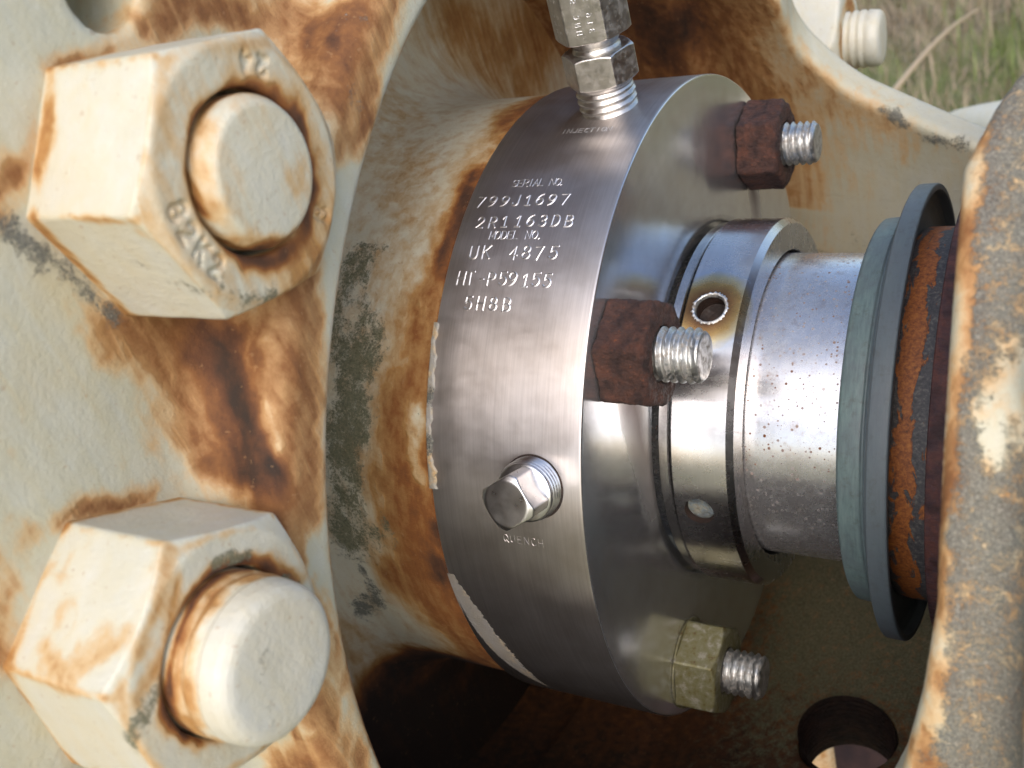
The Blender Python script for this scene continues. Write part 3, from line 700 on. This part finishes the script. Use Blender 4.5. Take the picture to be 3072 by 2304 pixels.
# ================================================================== FLANGE BOLTS
NUTS = [(48.6, 164.4, -18.1, -41.2, 12.4, -15.8, "big cream hex nut with stamped figures and flat bolt end, upper of the near two", 0),
        (23.9, 164.4, -18.6, -41.2, 32.5, -8.5, "big cream hex nut with long domed bolt end, lower of the near two", 1)]
NSTR = {0: [], 1: []}
for ang, rad, xf, xb, ph, xe, lab, i in NUTS:
    cy, cz = pol(0, rad, ang)[1:]
    th = thing("flange_bolt", (xb, cy, cz), lab, "bolt and nut", "cream painted bolts round the housing flange")
    marks = []
    if i == 0:
        def around(s, h, r0, a0, da):
            out = []
            for k, ch in enumerate(s):
                a = R(a0+da*k)
                for pl in G[ch]:      # (right, up) seen from outside; tops point to the bolt; stored with the first axis towards -y
                    out.append([(-(math.cos(a)*(r0-(p[1]-.5)*h)-math.sin(a)*(p[0]-.3)*h), math.sin(a)*(r0-(p[1]-.5)*h)+math.cos(a)*(p[0]-.3)*h) for p in pl])
            return out
        marks = around("82K2", 3.0, 15.3, 172, 12.5)+around("24", 2.6, 15.5, 50, 12)+around("B", 3.0, 15.8, -50, 12)
    segs = [(np.array(a), np.array(b)) for pl in marks for a, b in zip(pl[:-1], pl[1:])]
    def extra(d, x, p, q, segs=segs, xf=xf):
        if not segs: return d
        m = np.full(np.broadcast(p, q).shape, 1e3)
        for a, b in segs:
            ab = b-a; L2 = ab@ab
            t = np.clip(((p-a[0])*ab[0]+(q-a[1])*ab[1])/L2, 0, 1)
            m = np.minimum(m, np.hypot(p-a[0]-t*ab[0], q-a[1]-t*ab[1]))
        return np.maximum(d, -np.maximum(m-.38, (xf-.55)-x))
    hs = hex_sdf(0, cy, cz, 37.4, xb-1, xf, R(ph), k=.45, bore=[12.0, 12.6][i], cs=.5, extra=extra)
    gn = bump_noise(.35, .05, 20+i)
    V, F = nets((lambda hs, gn: (lambda x, y, z: hs(x, y, z)+gn(x, y, z)))(hs, gn), (xb-2, cy-23, cz-23), (xf+2, cy+23, cz+23), .42)
    nb = build("hex_nut", V, F, M_nut, th, base=(xb, cy, cz))
    cyb, czb = cy, cz
    hexc = [(-18.7*math.cos(R(ph)+k*math.pi/3)/.866, 18.7*math.sin(R(ph)+k*math.pi/3)/.866) for k in range(7)]
    edge_l = []
    for k in range(6):
        (p0, q0), (p1, q1) = hexc[k], hexc[k+1]
        edge_l += [(.40, .8, [(xf-1, cy+p0*.985, cz+q0*.985), (xb, cy+p0, cz+q0)]), (.34, .8, [(xf-.3, cy+p0*.93, cz+q0*.93), (xf, cy+(p0+p1)*.49, cz+(q0+q1)*.49), (xf-.3, cy+p1*.93, cz+q1*.93)]),
                   (.50, 1.3, [(xb+.3, cy+p0, cz+q0), (xb+.3, cy+p1, cz+q1)])]
    stain(nb, 'rust', edge_l+[[
    (.44, 5.5, [(-18.1,-100.7,109.1),(-18.2,-110,107.5),(-18.2,-96,116)]),
    (.36, 3, [(-18.1,-96,127),(-18.1,-108,138)]),
    (0.74, 1.7, [(-18.2,-112.2,135.0),(-18.5,-115.1,131.7),(-17.8,-119.0,125.3),(-18.4,-118.4,119.2),(-18.5,-113.5,112.9),(-18.0,-106.2,110.6),(-18.1,-98.6,114.5)]),
    (0.8, 2.4, [(-18.1,-105.8,107.1),(-18.2,-107.8,105.8)]),
    (0.34, 1.6, [(-19.0,-128.1,127.1),(-18.2,-121.8,134.8),(-19.1,-115.0,142.1),(-19.7,-129.3,126.8)]),
    (0.4, 1.3, [(-18.9,-96.2,138.7),(-18.3,-109.6,141.8)]),
    (0.8, 1.5, [(-18.1,-95.6,126.9),(-18.1,-95.5,123.1)]),
    (0.44, 5.0, [(-18.1,-100.7,109.1),(-18.2,-114.1,107.3)]),
    (0.52, 2.0, [(-40.5,-115.2,143.5),(-40.0,-129.3,128.6),(-41.2,-123.5,107.7),(-40.9,-114.1,100.6)]),
    (.85, 1.5, [(-18.1, cyb+12.6*math.cos(t), czb+12.6*math.sin(t)) for t in np.linspace(0, 6.3, 40)]),
    ], [
    (0.5, 1.8, [(-19.2,-153.9,76.5),(-18.1,-157.6,74.3),(-17.9,-160.8,68.2),(-18.6,-160.8,59.4)]),
    (0.58, 1.8, [(-19.6,-151.1,77.1),(-19.5,-145.5,76.0),(-18.9,-139.6,72.4),(-18.6,-134.5,65.6)]),
    (0.45, 1.6, [(-18.6,-153.0,83.3),(-18.7,-158.4,78.0),(-18.7,-164.9,75.2)]),
    (0.6, 3.0, [(-40.9,-149.2,87.8),(-39.3,-155.0,85.4),(-34.5,-153.1,86.4),(-33.5,-159.0,83.2)]),
    (0.36, 2.5, [(-34.4,-164.8,80.0),(-27.3,-167.6,78.7),(-22.2,-161.6,81.7)]),
    (0.42, 1.2, [(-19.7,-149.5,86.7),(-18.8,-162.2,80.5)]),
    (.85, 1.5, [(-18.6, cyb+12.6*math.cos(t), czb+12.6*math.sin(t)) for t in np.linspace(0, 6.3, 40)]),
    ]][i], V, .10+np.array([.13, .05])[i]*(V[:, 0] > xf-1.2))
    stain(nb, 'moss', [[
    (0.62, 1.8, [(-18.3,-121.9,110.7),(-18.4,-119.9,108.6),(-18.2,-117.0,108.3)]),
    (0.4, 3, [(-26.2,-127.2,120.0),(-20.2,-126.3,116.4),(-19.2,-124.9,112.6)]),
    ], [
    (0.74, 1.7, [(-18.6,-145.9,79.5),(-18.6,-143.7,78.7),(-18.7,-140.8,76.2)]),
    (0.6, 1.4, [(-18.8,-136.6,67.8),(-18.6,-135.1,64.6)]),
    (0.56, 2.4, [(-18.8,-163.3,73.3),(-18.7,-167.3,70.4),(-21.0,-169.0,65.6)]),
    ]][i], V, .05)
    stain(nb, 'green', [], V, .6)
    rb = 11.15 if i == 0 else 12.1
    if i == 0: pr = [(xf-6, rb), (xf-3, rb), (xf-1.5, rb), (xf-.5, rb), (xf+.3, rb), (xf+.9, rb-.15), (xe-.2, rb-.9), (xe+.3, rb-1.35), (xe+.5, rb-1.8), (xe+.6, 7.5), (xe+.75, 5), (xe+.8, 2.5), (xe+.82, .8)]
    else: pr = [(xf-6, rb), (xf-2, rb), (xf+.2, rb+.1), (xf+1.2, rb+.15), (xf+1.8, rb-.35), (xf+2.2, rb-.4), (xf+3., rb+.05), (xf+3.8, rb+.1), (xf+4.4, rb-.25), (xf+5, rb-.35), (xf+5.8, rb-.1), (xf+7.0, rb-.25), (xe-2.0, rb-.4), (xe-1.1, rb-.8), (xe-.45, rb-1.5), (xe-.1, rb-2.4), (xe+.1, 6), (xe+.15, 3.5), (xe+.05, 1)]
    pr2 = []
    for (a, b), (c_, d_) in zip(pr[:-1], pr[1:]):
        for q in range(4): pr2.append((a+(c_-a)*q/4, b+(d_-b)*q/4))
    pr2.append(pr[-1])
    V, F = lathe(pr2, 120, org=(0, cy, cz), cap1=True)
    bt = build("bolt_end", V, F, M_nut, th, base=(xb, cy, cz)); BV = np.array(V)
    if i == 0:
        stain(bt, 'rust', [(.55, 1.3, [(xe-1.0, cy+10*math.cos(t), cz+10*math.sin(t)) for t in np.linspace(1.2, 4.6, 20)]), (.80, 1.6, [(xf, cy+rb*math.cos(t), cz+rb*math.sin(t)) for t in np.linspace(0, 6.3, 40)]), (.40, 4, [(xe+.8, cy+5, cz-5)])], BV, .16)
        stain(bt, 'moss', [], BV, .05)
    else:
        stain(bt, 'rust', [(.50, 2.0, [(xf+3.0, cy+rb*math.cos(t), cz+rb*math.sin(t)) for t in np.linspace(0, 6.3, 40)]), (.80, 1.4, [(xf, cy+rb*math.cos(t), cz+rb*math.sin(t)) for t in np.linspace(0, 6.3, 40)]), (.36, 1.0, [(xe-2.6, cy+10*math.cos(t), cz+10*math.sin(t)) for t in np.linspace(0, 3.3, 30)])], BV, .08)
        stain(bt, 'moss', [(.52, 1.6, [(xe, cy-3, cz+5), (xe, cy-5, cz+1), (xe, cy-4.5, cz-3)])], BV, .05)
    stain(bt, 'green', [], BV, .6)

# far bolt seen through the far window
cy, cz = up((0, 108, 138))[1:]
cy, cz = pol(0, 178, 169.5)[1:]
th = thing("flange_bolt", (-22, cy, cz), "cream painted hex nut with ringed bolt end seen through the far window", "bolt and nut", "cream painted bolts round the housing flange")
hs = hex_sdf(0, cy, cz, 38, -24, 1.5, R(14), k=1., bore=10.4, cs=.6)
V, F = nets(hs, (-26, cy-24, cz-24), (4, cy+24, cz+24), .9)
nb = build("hex_nut", V, F, M_nut, th, base=(-22, cy, cz))
stain(nb, 'rust', [(.75, 5, [(1.5, cy, cz-16), (0, cy, cz-18)]), (.55, 3.5, [(1.5, cy+12*math.cos(t), cz+12*math.sin(t)) for t in np.linspace(0, 6.28, 14)]), (.35, 4, [(-24, cy-15, cz-15), (-24, cy-20, cz+5)])], V, .05)
V, F = lathe([(-3, 10.2), (1.6, 10.2), (2, 9.6), (2.8, 9.6), (3.4, 10.3), (4.6, 10.3), (5, 9.5), (5.6, 9.5), (6.2, 10.3), (7.4, 10.3), (7.8, 9.6), (8.4, 9.6), (9, 10.2), (12.3, 9.8), (13.2, 9), (13.6, 7), (13.7, 2)], 64, org=(0, cy, cz), cap1=True)
bt = build("bolt_end", V, F, M_nut, th, base=(-22, cy, cz))
stain(bt, 'rust', [(.6, 3, [(2, cy, cz)]), (.5, 8, [(3, cy, cz-9)])], np.array(V), .08)

# ================================================================== PLUG AND TUBE FITTING
def radial(x, r, deg):
    a = Vector(pol(0, 1, deg)).normalized(); return Vector(pol(x, r, deg)), a
def prism_radial(org, axis, ref, prof, n, ch):
    """regular n-gon bar along axis, [(along, apothem)...]"""
    a, u, v = frame_of(axis, ref); o = np.array(org, float); V = []
    for s, ap in prof:
        for i in range(n):
            t = 2*math.pi*(i+.5)/n; rr = ap/math.cos(math.pi/n); V.append(o+a*s+rr*(math.cos(t)*u+math.sin(t)*v))
    F = grid_faces(len(prof), n).tolist(); F.append([(len(prof)-1)*n+i for i in range(n)]); F.append(list(range(n))[::-1]); return V, F
def bar_sdf_mesh(org, axis, ref, n, ap, L0, L1, h, k=.25, chamf0=False, chamf1=True, cr=None, rcap=None):
    """n-sided bar between L0 and L1 along the axis with turned chamfers, meshed finely"""
    a, u, v = frame_of(axis, ref); o = np.array(org, float); cr = cr or ap
    def f(s, p, q):
        d = None
        for i in range(n):
            t = 2*math.pi*i/n; e = p*math.cos(t)+q*math.sin(t)-ap; d = e if d is None else smax(d, e, k)
        d = smax(d, np.maximum(L0-s, s-L1), k)
        r = np.sqrt(p*p+q*q)
        if chamf1: d = smax(d, (r-cr*.98)*.5+(s-L1)*.866, k)
        if chamf0: d = smax(d, (r-cr*.98)*.5+(L0-s)*.866, k)
        if rcap: d = smax(d, r-rcap, k)
        return d
    W = ap/math.cos(math.pi/n)+1
    V, F = nets(f, (L0-1, -W, -W), (L1+1, W, W), h)
    return o+V[:, :1]*a+V[:, 1:2]*u+V[:, 2:3]*v, F
P0, A0 = radial(-11.3, 85, 24.3)
th = thing("pipe_plug", P0, "bright square-headed threaded plug screwed into the gland rim above QUENCH", "pipe plug")
V, F = thread(P0-A0*1.5, A0, 5.6, 6.75, 1.05, .38, seg=96, per=10, cap=False)
rw = len(V)//96
V = list(V); b0 = len(V)
Pe = P0+A0*4.1; a_, u_, v_ = frame_of(A0)
for rr, dz in ((5.9, .25), (4.6, .35), (0.1, .35)):
    for j in range(96): V.append(np.array(Pe)+a_*dz+rr*(math.cos(2*math.pi*j/96)*u_+math.sin(2*math.pi*j/96)*v_))
F = grid_faces(rw+3, 96)
o = build("threaded_body", V, F, M_plug, th, base=tuple(P0)); sharp(o, 50)
V, F = bar_sdf_mesh(P0, A0, Vector((1, 0, 0)).cross(A0)*.9+Vector((.55, 0, 0)), 4, 4.9, 3.6, 11.4, .24, k=.15, chamf0=True, cr=5.0, rcap=6.0)
build("square_head", V, F, M_plug, th, base=tuple(P0))
V, F = lathe([(.02, 6.3), (.06, 6.5), (.07, 6.95), (.01, 7.1)], 96, org=tuple(P0+A0*.0), axis=A0)
V = [np.array(q)*1. for q in V]
for q in V:
    rr = math.hypot(q[1], q[2]); s_ = (85.04)/rr; q[1] *= s_; q[2] *= s_
build("dark_hole_edge", V, F, M_dark, th, base=tuple(P0))

P1, A1 = radial(-14.0, 85, 90.1)
th = thing("tube_fitting", P1, "stainless compression tube fitting screwed into the top of the gland rim", "tube fitting")
V, F = thread(P1-A1*2.5, A1, 8.2, 6.9, 1.7, .6, seg=96, per=12, cap=False, taper=-.02)
o = build("threaded_end", V, F, M_fit, th, base=tuple(P1)); sharp(o, 50)
V, F = lathe([(5.2, 5.9), (5.4, 6.6), (6.4, 6.6), (7.0, 6.6)], 96, org=tuple(P1), axis=A1); build("shoulder", V, F, M_fit, th, base=tuple(P1))
V, F = bar_sdf_mesh(P1, A1, Vector((.96, -.28, 0)), 6, 7.4, 6.6, 14.2, .28, k=.15, chamf0=True, cr=7.75)
build("hex_body", V, F, M_fit, th, base=tuple(P1))
V, F = lathe([(14, 5.6), (14.6, 5.6), (14.9, 5.2), (15.6, 5.2), (15.9, 5.6), (19, 5.6)], 96, org=tuple(P1), axis=A1); build("neck", V, F, M_fit, th, base=tuple(P1))
V, F = bar_sdf_mesh(P1, A1, Vector((.96, -.28, 0)), 6, 7.7, 17.4, 36, .3, k=.15, chamf0=True, cr=8.3)
build("tube_nut", V, F, M_fit, th, base=tuple(P1))
V, F = lathe([(35, 4.8), (36.5, 4.8), (38, 3.2), (70, 3.2)], 64, org=tuple(P1), axis=A1); build("tube", V, F, M_fit, th, base=tuple(P1))
# tiny stamped marks on the nut flats
mk_l = []
def flat_place(s0, ap, ang, span):
    a, u, v = frame_of(A1, Vector((.96, -.28, 0))); nrm = math.cos(ang)*u+math.sin(ang)*v; tg = -math.sin(ang)*u+math.cos(ang)*v
    return lambda p, q, h: tuple(np.array(P1)+a*(s0+p)+nrm*(ap+h)+tg*(q+span))
VV, FF = [], []
for ang in (4*math.pi/3, 5*math.pi/3):
    for row, s in ((-1.9, "HNC STA"), (.9, "316 BTX"[:3]+" 24L")):
        s = s.replace('X', '1')
        v_l, f_l = ridge(text_lines(s, 1.15, 11), flat_place(20, 7.7, ang, row), .2, .05)
        FF += [[k+len(VV) for k in q] for q in f_l]; VV += v_l
build("stamped_lettering", VV, FF, M_letter, th, smooth=False, base=tuple(P1))

# ================================================================== SHAFT ASSEMBLY
M_thin = steel("bright retaining ring", (.6, .6, .6), .22)[0]
V, F = lathe([(1.2, 44), (1.2, 46.9), (1.5, 47.2), (3.5, 47.2), (3.8, 46.9), (3.8, 44)], 256); o = build("retaining_ring", V, F, M_thin); sharp(o)
tag(o, "thin bright steel ring between the gland face and the polished collar", "ring")
HOLES = [(10.8, 64.1, 3.7), (10.5, 4.8, 3.6)]
def collar_mesh():
    V, F = lathe([(4.7, 40), (4.7, 47.9), (5.0, 48.2), (17.9, 48.2), (19.3, 46.8), (19.3, 40.2), (19.0, 40.0)], 720)
    n = 720; F += [[6*n+j, 6*n+(j+1) % n, (j+1) % n, j] for j in range(n)]
    me = bpy.data.meshes.new("collar"); me.from_pydata((np.array(V)*S).tolist(), [], F); me.update()
    o = link("locking_collar", me); me.materials.append(M_collar)
    for k, (x, a, r) in enumerate(HOLES):
        P_, A_ = radial(x, 42.5, a)
        Vc, Fc = lathe([(0, r*.45), (0.01, r*.55), (1.2, r), (8.2, r)] if k == 0 else [(1.5, r), (8.2, r)], 48, org=tuple(P_), axis=A_, cap0=True, cap1=True)
        mc = bpy.data.meshes.new("cut"); mc.from_pydata((np.array(Vc)*S).tolist(), [], [f[::-1] for f in Fc] if False else Fc); mc.update()
        bm = bmesh.new(); bm.from_mesh(mc); bmesh.ops.recalc_face_normals(bm, faces=bm.faces); bm.to_mesh(mc); bm.free()
        mc.materials.append(M_dark)
        oc = link("cut", mc)
        md = o.modifiers.new("b", 'BOOLEAN'); md.operation = 'DIFFERENCE'; md.solver = 'EXACT'; md.object = oc; md.material_mode = 'TRANSFER'
    bm = bmesh.new(); bm.from_mesh(me); bmesh.ops.recalc_face_normals(bm, faces=bm.faces); bm.to_mesh(me); bm.free()
    dg = bpy.context.evaluated_depsgraph_get(); me2 = bpy.data.meshes.new_from_object(o.evaluated_get(dg))
    for md in list(o.modifiers): o.modifiers.remove(md)
    for q in [q for q in bpy.data.objects if q.name.startswith("cut")]: bpy.data.objects.remove(q)
    o.data = me2; me2.name = "collar"
    me2.shade_smooth()
    # exact analytic normals on the turned surfaces, so that the cut leaves no shading marks
    nr = []
    for p in me2.polygons:
        fn = p.normal; rad = Vector((0, p.center.y, p.center.z))
        rn = rad.normalized()
        for li in p.loop_indices:
            v = me2.vertices[me2.loops[li].vertex_index].co; e = Vector((0, v.y, v.z)).normalized()
            d = fn.dot(rn)
            if p.material_index == 1: nr.append(fn)
            elif d > .98: nr.append(e)
            elif abs(fn.x) > .98: nr.append(Vector((math.copysign(1, fn.x), 0, 0)))
            elif d > .3: nr.append((e*d+Vector((fn.x, 0, 0))).normalized())
            else: nr.append(fn)
    me2.normals_split_custom_set(nr)
    return o
col_o = collar_mesh()
tag(col_o, "polished steel locking collar with a heat-stained set screw hole, around the shaft", "shaft collar")
# ragged burr round the upper hole, socket screw in the lower one
P_, A_ = radial(*[HOLES[0][0], 48.2, HOLES[0][1]])
a_, u_, v_ = frame_of(A_); V = []
rg = np.random.default_rng(3)
for j in range(72):
    t = 2*math.pi*j/72; j1 = rg.random()
    for rr, hh in ((3.45, -.8), (3.5+.15*j1, .05), (3.75+.25*j1, .22+.4*j1*j1), (4.15+.55*j1**2, .01)):
        p = np.array(P_)+rr*(math.cos(t)*u_+math.sin(t)*v_); q = math.hypot(p[1], p[2]); s_ = (48.2+hh)/q; V.append((p[0], p[1]*s_, p[2]*s_))
F = []
for j in range(72):
    k = (j+1) % 72
    for i in range(3): F.append([j*4+i, j*4+i+1, k*4+i+1, k*4+i])
build("hole_burr", V, F, M_bolt, col_o, base=(0, 0, 0))
M_screw = rusty('dull pitted screw', (.05, .05, .045), (.16, .17, .15), (.26, .27, .24), .0009, 1.2)
P_, A_ = radial(HOLES[1][0], 46.6, HOLES[1][1])
V, F = lathe([(-2, 3.45), (-.2, 3.4), (-.05, 3.2), (-.02, 2.6), (-.1, 1.7), (-.12, .6)], 48, org=tuple(P_), axis=A_, cap1=True)
ssc = build("set_screw", V, F, M_screw); 
tag(ssc, "small grey set screw sunk in the lower hole of the polished collar", "set screw")
V, F = lathe([(-20, 39.2), (18, 39.2), (24, 39.2), (30, 39.2), (62, 39.2)], 256); sl_o = build("shaft_sleeve", V, F, M_sleeve)
tag(sl_o, "bright shaft sleeve speckled with fine rust between the collar and the rubber ring", "shaft sleeve")
pr = bevelled([(42.2, 39.3), (41.9, 46.8), (42.5, 47.7), (47.0, 48.1), (47.3, 47.7), (47.7, 47.7), (47.9, 48.6), (49.2, 49.0), (49.4, 54.6), (49.9, 55.7), (53.6, 55.8), (54.0, 55.6), (54.1, 54.2), (52.0, 53.8), (51.3, 52), (51.0, 48), (51.2, 39.3)], .25, 2)
V, F = lathe(pr, 256); vr = build("shaft_deflector_ring", V, F, M_rubber); sharp(vr, 40)
tag(vr, "teal-grey rubber deflector ring with a wide lip, pressed on the shaft", "rubber ring")
V, F = lathe([(50.5, 40), (50.6, 43.5), (51.1, 44.9), (52.2, 45.5), (56, 45.6), (66, 45.6)], 192); hb = build("bearing_hub", V, F, M_rusthub)
tag(hb, "dark hub flaking orange rust between the rubber ring and the housing wall", "hub")
V, F = lathe([(60.8, 44), (60.8, 52.8), (61.1, 53.2), (76, 53.2)], 192); bc = build("bearing_cover", V, F, M_disc)
tag(bc, "thin reddish-brown cover disc behind the rusty hub", "cover")

# ================================================================== RIGHT-HAND BOLT, BASE, GROUND
P2, A2 = radial(90.5, 121, 42)
th = thing("housing_bolt", P2, "dark rusty bolt head on the housing wall at the far right edge", "bolt")
V, F = bar_sdf_mesh(P2, A2, Vector((1, .2, 0)), 6, 6.5, -1, 6, .3, k=.3)
build("bolt_head", V, F, M_rustnut, th, base=tuple(P2))
V, F = lathe([(-1.2, 3), (-1.2, 9), (.2, 9), (.4, 8.6), (.4, 3)], 64, org=tuple(P2), axis=A2); build("washer", V, F, M_rustnut, th, base=tuple(P2))
def make_red():
    m, t, b = mat("red-brown primer"); n = N(t); c = n.scale(n.coord(), 1000.)
    f = n.noise(c, .12, 6, .6)
    n.put(b.inputs['Base Color'], n.ramp(f, [(.3, (.03, .014, .009)), (.5, (.055, .024, .015)), (.7, (.085, .04, .025))])); b.inputs['Roughness'].default_value = .7
    n.put(b.inputs['Normal'], n.bump(f, .001, .5)); return m
M_red = make_red()
V = [(-220, -120, -215), (230, -120, -215), (230, 160, -215), (-220, 160, -215), (-220, -120, -235), (230, -120, -235), (230, 160, -235), (-220, 160, -235)]
F = [[0, 1, 2, 3], [7, 6, 5, 4], [0, 4, 5, 1], [1, 5, 6, 2], [2, 6, 7, 3], [3, 7, 4, 0]]
o = build("base_plate", V, F, M_red, smooth=False); tag(o, "red-brown painted steel base seen down through the drain hole", "base plate")
md = o.modifiers.new("b", 'BEVEL'); md.width = .002; md.segments = 2
th = thing("anchor_stud", (6, 26, -215), "cream painted threaded stud standing under the drain hole", "stud")
V, F = thread((2, 26, -215), (0, 0, 1), 32, 7.5, 3.6, 1.3, seg=48, per=8); stain(build("threaded_rod", V, F, M_nut, th, base=(6, 26, -215)), "rust", [], np.array(V), .36)

def make_ground():
    m, t, b = mat("dry grassy soil"); n = N(t); c = n.coord()
    f = n.noise(c, 9, 6, .65); g = n.noise(c, 2.2, 4)
    col = n.ramp(f, [(.3, (.10, .075, .04)), (.5, (.21, .165, .09)), (.7, (.34, .28, .17))])
    col = n.mix(n.ramp(g, [(.42, 0.), (.6, .8)]), col, (.13, .17, .045))
    n.put(b.inputs['Base Color'], col); b.inputs['Roughness'].default_value = .95; n.put(b.inputs['Normal'], n.bump(f, .03, .6)); return m
GZ = -620.
V = []; n_ = 60
for i in range(n_+1):
    for j in range(n_+1):
        x = (i/n_-.5); y = (j/n_-.5); x = math.copysign(abs(x*2)**3, x)*60000; y = math.copysign(abs(y*2)**3, y)*60000
        V.append((x, y, GZ+(12*math.sin(x*.004)*math.cos(y*.005) if abs(x)+abs(y) < 6000 else 0)))
gr = build("ground", V, grid_faces(n_+1, n_+1, False)[:, ::-1], make_ground()); gr['kind'] = 'structure'
def make_grass(name, cols):
    m, t, b = mat(name); n = N(t); a = n.attr('tone')
    n.put(b.inputs['Base Color'], n.ramp(a, cols)); b.inputs['Roughness'].default_value = .6; return m
M_grass = make_grass("grass blades", [(0., (.22, .165, .10)), (.35, (.34, .27, .18)), (.5, (.17, .18, .07)), (.8, (.13, .18, .04)), (1., (.19, .25, .07))])
NB = 42000; rg = np.random.default_rng(11)
bx = rg.uniform(-900, 1500, NB); by = rg.uniform(500, 3600, NB)
pt = np.sin(bx*.011+1.3*np.sin(by*.006))*np.sin(by*.009+1.1*np.sin(bx*.007+2)); green = (pt+rg.normal(size=NB)*.45) >.42
ln = rg.uniform(30, 110, NB)*np.where(green, 1.15, .9); ya = rg.uniform(0, 6.28, NB); lean = rg.uniform(.15, 1.3, NB)
lean = np.where(green, lean*.6, lean*1.3)
dx, dy = np.cos(ya), np.sin(ya); wx, wy = -dy*rg.uniform(.8, 2.2, NB), dx*1.6
def pth(k, s):
    hz = ln*k*np.sin(lean*k)*1.; vz = ln*k*np.cos(lean*k*.9)
    return np.stack([bx+dx*hz+s*wx*(1-k*.8), by+dy*hz+s*wy*(1-k*.8), GZ-4+np.maximum(vz, 3*k)], -1)
rows = [pth(0, -1), pth(0, 1), pth(.5, 1), pth(.5, -1), pth(1., 0)]
V = np.stack(rows, 1).reshape(-1, 3); b5 = np.arange(NB)[:, None]*5
F = (b5+np.array([[0, 1, 2, 3]])).tolist()+(b5+np.array([[3, 2, 4]])).tolist()
ga = build("grass", V, F, M_grass); ga['kind'] = 'stuff'; tag(ga, "dry and green grass growing on the ground behind the pump", "grass")
tone = np.where(green, rg.uniform(.5, 1, NB), rg.uniform(0, .42, NB)); at = ga.data.attributes.new('tone', 'FLOAT', 'POINT'); at.data.foreach_set('value', np.repeat(tone, 5).astype(np.float32))
V, F = [], []
L0 = np.array([9.900000, 357.800000, -80.700000]); L1 = np.array([56.900000, 312.500000, -69.600000])
ax_, u_, v_ = frame_of(L1-L0)
for i in range(13):
    q = i/12; r_ = 3+17*q**.8
    for j in range(20):
        t = j*math.pi/10; V.append(L0+(L1-L0)*q+r_*(math.cos(t)*u_*.8+math.sin(t)*v_))
o = build("casing_foot", V, grid_faces(13, 20).tolist()+[list(range(20))[::-1], [240+j for j in range(20)]], M_cover); stain(o, 'rust', [], np.zeros((260, 3)), .08)
tag(o, "pale cream arm of the pump casing behind the housing at the far right", "casing arm")
def make_straw():
    m, t, b = mat("dry straw"); b.inputs['Base Color'].default_value = (.48, .36, .22, 1); b.inputs['Roughness'].default_value = .6; return m
V, F = [], []
A_ = np.array([-107.5, 787.5, -249.4]); B_ = np.array([-98.3, 1423.7, -388.4]); nn = 24
for i in range(nn+1):
    q = i/nn; c_ = A_+(B_-A_)*q+np.array([0, 0, 12*math.sin(q*3.1)])
    for j in range(6): V.append(c_+(3.4-1.6*q)*np.array([math.cos(j*1.047), 0, math.sin(j*1.047)]))
o = build("dry_stalk", V, grid_faces(nn+1, 6), make_straw()); tag(o, "long dry straw stalk lying across the grass behind the housing", "stalk")
